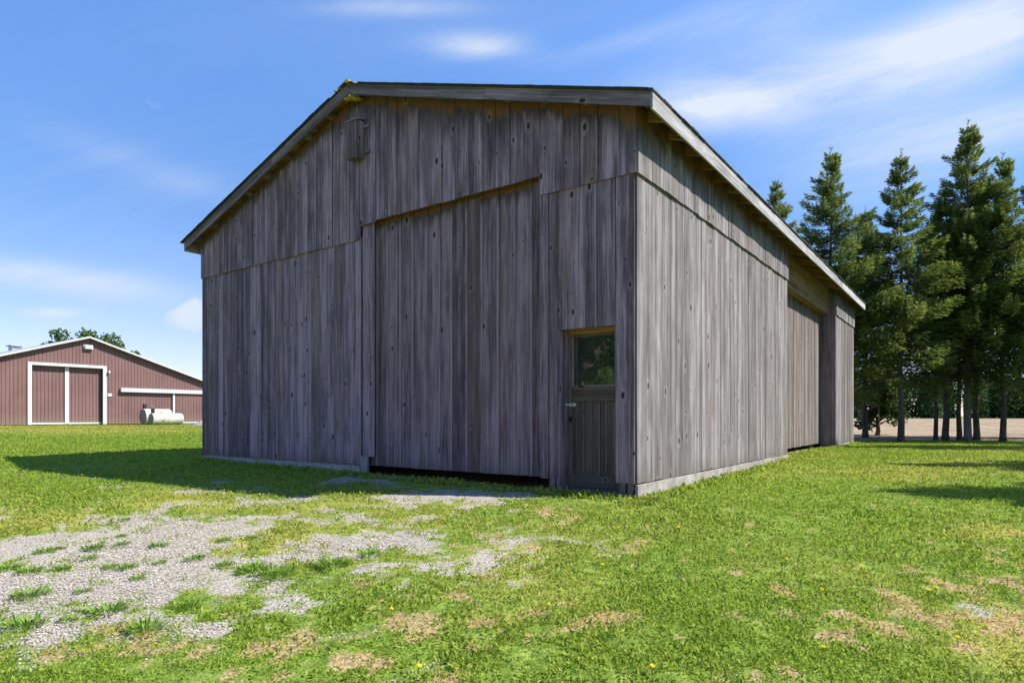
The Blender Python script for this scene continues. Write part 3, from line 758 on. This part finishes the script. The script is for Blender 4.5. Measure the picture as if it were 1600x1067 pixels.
# side sliding door
q = MB(80); q.box(5.86, RX+HW, -.28, -.03, 1.86+1-GR, 2.16+1-GR, (1, 0, 0)); q.build('door_track', WHITE, rb)
q = MB(81); q.box(9.80, 9.94, -.14, -.03, .1, 1.86+1-GR); q.build('door_edge', WHITE, rb)
ribbed('side_sliding_door', 9.95, 13.9, .12, lambda x: 1.86+1-GR, -.1, rb)
q = MB(82); q.box(9.9, 13.9, -.2, -.11, .02, .12, (1, 0, 0)); q.build('door_bottom_rail', WHITE, rb)
q = MB(83); q.box(3.45, 3.95, -.25, -.03, 4.95+1-GR, 5.22+1-GR, rnd=(1, 0, 0)); q.box(3.38, 4.0, -.12, -.03, 4.92+1-GR, 5.25+1-GR); q.build('floodlight', WHITE, rb)
q = MB(84); q.box(4.98, 5.1, -.3, -.03, 3.3+.55, 3.46+.55); q.build('yard_lamp', WHITE, rb)
q = MB(85); q.box(5.0, 5.3, -.05, -.035, 2.1, 2.32); q.build('notice_plate', WHITE, rb)

# ------------------------------------------------------------------ tubes and tanks
def tube(pts, radii, seg=8, cap=True):
    V = []; F = []; n = len(pts); pts = [Vector(p) for p in pts]
    for i, p in enumerate(pts):
        a = (pts[min(i+1, n-1)]-pts[max(i-1, 0)]).normalized()
        ref = Vector((0, 0, 1)) if abs(a.z) < .9 else Vector((1, 0, 0))
        s_ = a.cross(ref).normalized(); u_ = s_.cross(a)
        for k in range(seg):
            an = 2*math.pi*k/seg; V.append(p+(s_*math.cos(an)+u_*math.sin(an))*radii[i])
    for i in range(n-1):
        for k in range(seg):
            b = i*seg; k2 = (k+1) % seg; F.append([b+k, b+k2, b+seg+k2, b+seg+k])
    if cap: F.append(list(range(seg))[::-1]); F.append([(n-1)*seg+k for k in range(seg)])
    return V, F
def merge(L):
    V = []; F = []
    for v, f in L:
        b = len(V); V += list(v); F += [[b+i for i in q_] for q_ in f]
    return V, F
def red_pt(s, o):   # s along the maroon wall, o metres out in front of it
    p = RO+BV*s-BU*o; return p
def tank(s, o, r, Ln, label):
    p = red_pt(s, o); z = float(gz(p[0], p[1]))
    T = thing('fuel_tank', (p[0], p[1], z), RA, label, 'fuel tank', 'fuel tanks beside the maroon barn')
    c = r+.03
    V, F = tube([(0, 0, c), (.02, 0, c), (Ln-.06, 0, c), (Ln, 0, c)], [r*.97, r, r, r*.93], 28); obj_from('barrel', V, F, TANKW, T, smooth=False)
    V, F = tube([(-.03, 0, c), (-.012, 0, c)], [r*.90, r*.96], 28); obj_from('tank_end', V, F, TANKG, T)
    for x in (.3, Ln-.35):
        q = MB(3); q.box(x, x+.1, -r*.6, r*.6, -.05, .1, (0, 1, 0)); q.build('cradle', BLACK, T)
    q = MB(4); q.box(.02, .24, -.1, .1, c+r+.0, c+r+.26); q.box(.0, .26, -.07, .07, c+r+.26, c+r+.36); pump = q.build('pump', BLACK, T, bevel=.03)
    V, F = tube([(.13, 0, c+r+.36), (.13, 0, c+r+.5), (.05, 0, c+r+.58)], [.02, .02, .03], 6); obj_from('pump_handle', V, F, STEEL, T)
    V, F = tube([(.24, -.02, c+r+.12), (.5, -.12, c+r+.1), (.75, -.35*r, c+r*.98), (.85, -r*.9, c+.35*r), (.8, -r*1.02, c-.2*r), (.6, -r*1.0, c-.3*r)], [.02]*6, 6); obj_from('hose', V, F, BLACK, T)
    return T
tank(6.87, 1.5, .60, 2.0, 'larger cream fuel tank with tall pump, nearer the maroon wall')
tank(6.80, 3.0, .43, 2.25, 'smaller cream fuel tank with curved hose, lying in front of the larger one')

# gravel pile
def mound(name, x, y, r, h, mat, seed):
    n = 40; g = np.linspace(-1, 1, n); A, B = np.meshgrid(g, g); R_ = np.sqrt(A*A+B*B)
    H = h*np.clip(1-R_, 0, 1)**.9+(fbm(A*5+seed, B*5, 3, seed)-.5)*.14*(R_ < .98)
    V = np.stack([A.ravel()*r, B.ravel()*r, H.ravel()-.04], 1); idx = np.arange(n*n).reshape(n, n)
    F = np.stack([idx[:-1, :-1].ravel(), idx[:-1, 1:].ravel(), idx[1:, 1:].ravel(), idx[1:, :-1].ravel()], 1)
    o = obj_from(name, V, F, mat, smooth=True); o.location = (x, y, float(gz(x, y))); return o
PILE = plain('pile_gravel', (.33, .29, .26), .95, nscale=7, var=.4, bump=.8)
tag(mound('gravel_pile', -21.2, 46, 1.9, 1.05, PILE, 3), 'low heap of grey gravel beside the maroon barn', 'gravel pile')

# ------------------------------------------------------------------ trees
def spruce_mesh(seed, H, R_, clear, dens=1., bark=BARK_S):
    rng = np.random.default_rng(seed); r = random.Random(seed)
    parts = []
    bend = [(r.uniform(-.05, .05), r.uniform(-.05, .05)) for _ in range(6)]
    pts = [(bend[i % 6][0]*(i > 0), bend[i % 6][1]*(i > 0), H*i/8) for i in range(9)]
    rad = [.122*(H/12)*(1-i/8.3)+.008 for i in range(9)]; rad[0] *= 1.35
    pts.insert(1, (0, 0, .35)); rad.insert(1, rad[1]*1.18)
    parts.append(tube(pts, rad, 9))
    z = clear*.75; PV = []; PD = []; PL = []; PW = []; PC = []
    while z < H-.15:
        f = (z-clear)/(H-clear)
        nb = 6 if f > 0 else 3
        for b in range(nb+(1 if r.random() < .5 else 0)):
            az = r.uniform(0, 6.283)
            Lb = R_*(max(0, 1-f)**.92)*r.uniform(.45, 1.38)+.14
            if f < .12: Lb *= r.uniform(.55, 1.0)
            el = math.radians(-14+52*max(f, 0)**1.3+r.uniform(-8, 8))
            out = np.array([math.cos(az), math.sin(az), 0.]); lat = np.array([-math.sin(az), math.cos(az), 0.])
            zz = z+r.uniform(-.1, .1)
            tt = np.linspace(0, 1, 5)
            sag = lambda t: Lb*(math.sin(el)*t-.28*t*(1-t)*(1-max(f, 0))+.10*t*t)
            bp = [tuple(out*Lb*t*math.cos(el)+np.array([0, 0, zz+sag(t)])) for t in tt]
            parts.append(tube(bp, [.022*Lb/1.5+.006, .018, .013, .008, .003], 4, False))
            if f < 0 and r.random() < .45: continue
            n = int((Lb*165+22)*dens*(1.0 if f > .1 else .6))
            t = rng.random(n)**.7*.97+.03
            env = (.26*Lb*(1-t)**1.2*np.minimum(1, t*3)+.045)
            sgn = rng.choice([-1, 1], n); lo_ = env*rng.random(n)**.8*sgn
            drop = -rng.random(n)**1.3*(.10+.16*Lb*(1-max(f, 0)))*1.3+.03
            zc = np.array([sag(x_) for x_ in t])
            P = out[None]*(Lb*t*math.cos(el))[:, None]+lat[None]*lo_[:, None]; P[:, 2] = zz+zc+drop
            D = out[None]*.9+lat[None]*(sgn*.75)[:, None]+np.array([0, 0, -.15+.5*max(f, 0)])[None]+rng.normal(0, .34, (n, 3))
            D /= np.linalg.norm(D, axis=1, keepdims=True)
            l_ = rng.uniform(.10, .24, n)*(.8+.3*(1-max(f, 0)))
            PV.append(P); PD.append(D); PL.append(l_); PW.append(l_*rng.uniform(.13, .26, n))
            tipf = np.clip((t-.55)*1.3+np.abs(lo_)/np.maximum(env, .01)*.35-.25, 0, 1)*rng.random(n)*(.35+.65*max(f, 0)**.3)
            tone = r.random()
            PC.append(np.stack([np.clip(rng.random(n)*.6+tone*.4, 0, 1), tipf, np.zeros(n)], 1))
        z += r.uniform(.22, .36)*(1.1 if f < .1 else 1)
    # leader
    n = 60; P = np.zeros((n, 3)); P[:, 2] = H+.25-rng.random(n)*1.1; D = rng.normal(0, 1, (n, 3)); D[:, 2] = np.abs(D[:, 2])+.9; D /= np.linalg.norm(D, axis=1, keepdims=True)
    PV.append(P); PD.append(D); PL.append(rng.uniform(.06, .16, n)); PW.append(np.full(n, .03)); PC.append(np.stack([rng.random(n), rng.random(n)*.6, np.zeros(n)], 1))
    P = np.concatenate(PV); V, F = leaf_quads(P, np.concatenate(PD), np.concatenate(PL), np.concatenate(PW), rng)
    C = np.repeat(np.concatenate(PC), 4, axis=0)
    crown = obj_from('crown', V, F, L_SPRUCE, attrs={'lf': ('POINT', C)})
    tv, tf = merge(parts); trunk = obj_from('trunk', tv, tf, bark, smooth=True)
    print('spruce', seed, len(P))
    return crown, trunk
protos = [spruce_mesh(11, 12.4, 2.6, 3.6, 1.2, BARK_G), spruce_mesh(12, 11.2, 2.1, 3.4, 1.2), spruce_mesh(13, 11., 2.7, 3.2, 1.2), spruce_mesh(14, 9.5, 1.8, 4.2, 1.1)]
used = set()
def place_spruce(k, px, Y, H, rz, label, wscale=1., X=None, gr='spruces in a row beyond the barn'):
    X = (px-800)/FPX*Y if X is None else X
    base = (12.4, 11.2, 11., 9.5)[k]; s = H/base
    T = thing('spruce_tree', (X, Y, float(gz(X, Y))-.05), rz, label, 'spruce tree', gr)
    for src in protos[k]:
        if k in used: c = src.copy(); COL.objects.link(c)
        else: c = src
        c.parent = T; c.scale = (s*wscale, s*wscale, s)
    used.add(k)
def topH(py, Y, X): return (650-py)/FPX*Y+1-float(gz(X, Y))
for k, px, py, Y, ws, lab in [
    (0, 1512, 196, 23.6, 1.0, 'tallest spruce, grey pale trunk, sharp top in the middle of the row'),
    (1, 1408, 243, 23.0, 1.0, 'slim dark spruce standing alone left of the gap between trunks'),
    (2, 1298, 240, 23.6, .95, 'broad sunlit spruce rising just behind the barn eave'),
    (2, 1567, 248, 23.2, .9, 'spruce with thick brown trunk near the right edge'),
    (3, 1477, 300, 24.1, 1.1, 'shorter spruce with leaning brown trunk left of the tallest one'),
    (3, 1526, 290, 24.6, 1.0, 'thin spruce with trunk just right of the grey trunk'),
    (1, 1462, 330, 24.8, .8, 'very slender spruce trunk, leftmost of the close cluster'),
    (3, 1499, 320, 24.5, .9, 'dark thin spruce immediately left of the grey trunk'),
    (1, 1640, 225, 23.5, 1.1, 'spruce cut off by the right edge of the photo'),
    (1, 1352, 330, 27.5, 1.1, 'dark spruce behind the barn corner, filling the gap beside the broad one'),
    (3, 1213, 290, 33.0, .95, 'farthest spruce, only its small tip above the barn roof'),
    (0, 1700, 215, 26., 1.0, 'big spruce at the far end of the row')]:
    X = (px-800)/FPX*Y
    place_spruce(k, px, Y, topH(py, Y, X), (px*.7) % 6.28, lab, ws)
for k, X, Y, H, lab in [(0, 16.2, 6.6, 12.4, 'spruce out on the right lawn whose shadow falls nearest the camera'),
                        (1, 18.6, 10.6, 12.2, 'spruce out on the right lawn casting the middle shadow'),
                        (2, 20.5, 16.6, 12.0, 'spruce out on the right lawn casting the far shadow'), (1, 24.0, 20.5, 12.5, 'spruce at the right end beside the field')]:
    place_spruce(k, 0, Y, H, X, lab, 1.0, X)

def broad(name, x, y, H, R_, seed, label, cat='tree', leaf=.16, n=9000, mat=L_BROAD, clear=.25, ncl=26, bark=BARK_S, zs=.8, cr=.24, group=None):
    rng = np.random.default_rng(seed); r = random.Random(seed)
    T = thing(name, (x, y, float(gz(x, y))-.05), r.uniform(0, 6), label, cat, group)
    c0 = H*(clear+1)/2; hz = H*(1-clear)/2
    cs = []; parts = [tube([(0, 0, 0), (.05, .03, H*clear*.6), (.0, .1, H*clear+.2), (.1, 0, c0+hz*.2)], [R_*.075, R_*.06, R_*.05, R_*.02], 8)]
    for i in range(ncl):
        d = rng.normal(size=3); d /= np.linalg.norm(d); rr_ = rng.random()**.4
        c = np.array([d[0]*R_*rr_*.85, d[1]*R_*rr_*.85, c0+d[2]*hz*rr_*.85]); cs.append(c)
        st_ = (0, 0, max(H*clear*.9, c[2]*.6)); md = tuple((np.array(st_)+c)/2+rng.normal(0, .05*R_, 3))
        parts.append(tube([st_, md, tuple(c)], [R_*.03, R_*.018, R_*.006], 5, False))
    cs = np.array(cs); w_ = rng.uniform(.5, 1.2, ncl)
    k = rng.integers(0, ncl, n); d = rng.normal(size=(n, 3)); d /= np.linalg.norm(d, axis=1, keepdims=True)
    P = cs[k]+d*(rng.random(n)**.45*R_*cr*w_[k])[:, None]*np.array([1.15, 1.15, zs])
    D = d*.5+rng.normal(0, .7, (n, 3)); D[:, 2] -= .1; D /= np.linalg.norm(D, axis=1, keepdims=True)
    L = leaf*rng.uniform(.6, 1.3, n)
    V, F = leaf_quads(P, D, L, L*.62, rng)
    tone = rng.random(ncl)[k]
    C = np.repeat(np.stack([np.clip(rng.random(n)*.5+tone*.5, 0, 1), rng.random(n)**2*.7, np.zeros(n)], 1), 4, axis=0)
    obj_from('crown', V, F, mat, T, attrs={'lf': ('POINT', C)})
    tv, tf = merge(parts); obj_from('trunk', tv, tf, bark, T, smooth=True)
    return T
# behind the maroon barn
broad('broadleaf_tree', (128-800)/FPX*84, 84, 13.2, 5.0, 71, 'leafy tree top showing above the left of the maroon barn ridge', leaf=.40, n=5200, clear=.25, ncl=26)
broad('broadleaf_tree', (172-800)/FPX*82, 82, 11.6, 3.6, 72, 'leafy tree top spreading right of the maroon barn ridge', leaf=.40, n=4200, clear=.25, ncl=22)
broad('broadleaf_tree', (207-800)/FPX*90, 90, 10.2, 1.4, 73, 'small tuft of tree top above the right roof slope of the maroon barn', leaf=.35, n=500, clear=.4, ncl=6)
broad('broadleaf_tree', (77-800)/FPX*92, 92, 10.6, 1.3, 74, 'small tuft of tree top above the left roof slope of the maroon barn', leaf=.35, n=400, clear=.4, ncl=6)
# sunlit bush behind the barn end
broad('young_tree', (1372-800)/FPX*30, 30, 4.1, 1.9, 75, 'pale green young broadleaf tree lit behind the barn end', leaf=.17, n=7500, clear=.02, ncl=28)
# trees that the door window mirrors
for i, (x, y, H, R_) in enumerate([(-15.5, 1.2, 9.5, 3.9), (-21, -3., 11, 4.6), (-17, 7.2-11, 8, 3.4)]):
    broad('broadleaf_tree', x, y, H, R_, 80+i, ['leafy tree left of the viewer, mirrored in the door window', 'tall leafy tree left behind the viewer', 'low leafy tree left behind the viewer'][i], leaf=.24, n=12000, clear=.08, ncl=34)

# far wood across the field
def far_wood():
    rng = np.random.default_rng(99)
    n = 95; PV = []; PC = []
    for i in range(n):
        x = -30+i*260/n+rng.uniform(-2, 2); y = 151+rng.uniform(-1, 14); H = rng.uniform(7., 10.5); R_ = rng.uniform(2.6, 4.4)
        m_ = 2000; zz = rng.random(m_); a = rng.random(m_)*6.283
        lump = .75+.5*vn(a*2+i*7, zz*6+i, 4)
        rad = R_*np.sqrt(rng.random(m_))*np.sin(math.pi*(.22+.76*zz))**.5*lump
        P = np.stack([x+rad*np.cos(a), y+rad*np.sin(a), .1+H*zz*(.85+.25*lump)], 1)
        P[:, 2] += gz(x, y); PV.append(P)
        PC.append(np.stack([np.clip(rng.random(m_)*.5+rng.random()*.5, 0, 1), rng.random(m_)**3*.6, np.zeros(m_)], 1))
    P = np.concatenate(PV); k = len(P); D = rng.normal(size=(k, 3)); D /= np.linalg.norm(D, axis=1, keepdims=True)
    L = rng.uniform(.4, .9, k); V, F = leaf_quads(P, D, L, L*.7, rng)
    tag(obj_from('far_wood', V, F, L_WOOD, attrs={'lf': ('POINT', np.repeat(np.concatenate(PC), 4, axis=0))}), 'dark green wood along the far side of the bare field', 'wood', kind='stuff')
far_wood()

# ------------------------------------------------------------------ weed tufts on the gravel, dandelions
def rosette(seed, s=1.):
    rng = np.random.default_rng(seed); n = 150
    az = rng.random(n)*6.283; el = rng.uniform(.12, 1.2, n); r0 = rng.random(n)**.6*.07*s
    P = np.stack([np.cos(az)*r0*1.3, np.sin(az)*r0*1.3, rng.random(n)*.02*s], 1)
    D = np.stack([np.cos(az)*np.cos(el), np.sin(az)*np.cos(el), np.sin(el)], 1)
    L = rng.uniform(.02, .075, n)*s; V, F = leaf_quads(P, D, L, L*.24, rng, np.repeat(np.array([[0, 0, 1.]]), n, 0)+rng.normal(0, .3, (n, 3)))
    C = np.repeat(np.stack([rng.random(n), rng.random(n)*.5, np.zeros(n)], 1), 4, axis=0)
    return V, F, C
ros = []
for sdd in (1, 2, 3):
    V, F, C = rosette(sdd); ros.append(obj_from('weed_tuft', V, F, L_WEED, attrs={'lf': ('POINT', C)}))
def unproject(px, py):
    tX = (px-800)/FPX; lo_, hi_ = 1., 60.
    for _ in range(50):
        Y = (lo_+hi_)/2; p_ = 650-FPX*(float(gz(tX*Y, Y))-1)/Y
        if p_ > py: lo_ = Y
        else: hi_ = Y
    return tX*Y, Y
used_r = set()
for i, (px, py, s) in enumerate([(147, 858, 1.3), (140, 873, .9), (190, 852, 1.), (248, 854, 1.1), (305, 874, 1.1), (195, 813, .8), (191, 838, .7), (173, 886, .9), (201, 888, 1.1), (70, 864, 1.2), (100, 889, .8),
        (50, 932, 1.6), (168, 957, 1.6), (227, 986, 1.5), (40, 980, 1.6), (350, 885, 1.1), (400, 895, 1.9), (430, 902, 2.0), (520, 885, 2.1), (390, 890, 1.4), (130, 925, .8), (108, 970, .8), (12, 890, 1.3), (395, 842, 1.),
        (350, 845, .9), (440, 832, 1.), (580, 868, 1.4), (250, 880, .7), (95, 858, .7), (45, 895, 1.2), (290, 950, 1.4), (215, 905, .8), (1110, 752, 1.4), (1150, 735, 1.2), (1263, 700, 2.), (1160, 737, 1.1), (1290, 696, 2.)]):
    k = i % 3; X, Y = unproject(px, py)
    o = ros[k] if k not in used_r else ros[k].copy()
    if k in used_r: COL.objects.link(o)
    used_r.add(k); o.location = (X, Y, float(gz(X, Y))); o.rotation_euler = (0, 0, i*1.7); s *= .62; o.scale = (s, s, s)
    tag(o, 'small leafy green weed tuft growing low in gravel or by the barn wall', 'weed', 'weed tufts')
m, t = new_mat('dandelion_yellow'); finish(t, principled(t, (.85, .68, .03), .7)); DAN = m
V = []; F = []
r = random.Random(4)
for rr_ in range(3):
    for k in range(12):
        a = 6.283*k/12+rr_*.2; R1 = .019-.005*rr_; z0 = .05+rr_*.003
        b = len(V); V += [(0, 0, z0), (math.cos(a-.2)*R1*.7, math.sin(a-.2)*R1*.7, z0+.005), (math.cos(a)*R1, math.sin(a)*R1, z0+.006+rr_*.003), (math.cos(a+.2)*R1*.7, math.sin(a+.2)*R1*.7, z0+.005)]; F.append([b, b+1, b+2, b+3])
nf = len(F); sv_, sf_ = tube([(0, 0, -.01), (.003, 0, .05)], [.003, .002], 5, False); b = len(V); V += [tuple(v) for v in sv_]; F += [[b+i for i in q_] for q_ in sf_]
dan = obj_from('dandelion', V, F, [DAN, L_WEED], matidx=[0]*nf+[1]*(len(F)-nf))
for i, (px, py) in enumerate([(788, 877), (610, 965), (857, 958), (1042, 818), (1060, 832), (1461, 930), (1450, 934), (1345, 895), (1284, 934), (1288, 1027), (1020, 1057), (653, 1057), (1228, 884), (965, 833), (940, 893), (1498, 1011)]):
    X, Y = unproject(px, py); o = dan if i == 0 else dan.copy()
    if i: COL.objects.link(o)
    o.location = (X, Y, float(gz(X, Y))); o.rotation_euler = (.1*math.sin(i), .1, i); o.scale = (.9, .9, 1.)
    tag(o, 'single yellow dandelion flower open in the lawn', 'dandelion', 'dandelions in the lawn')
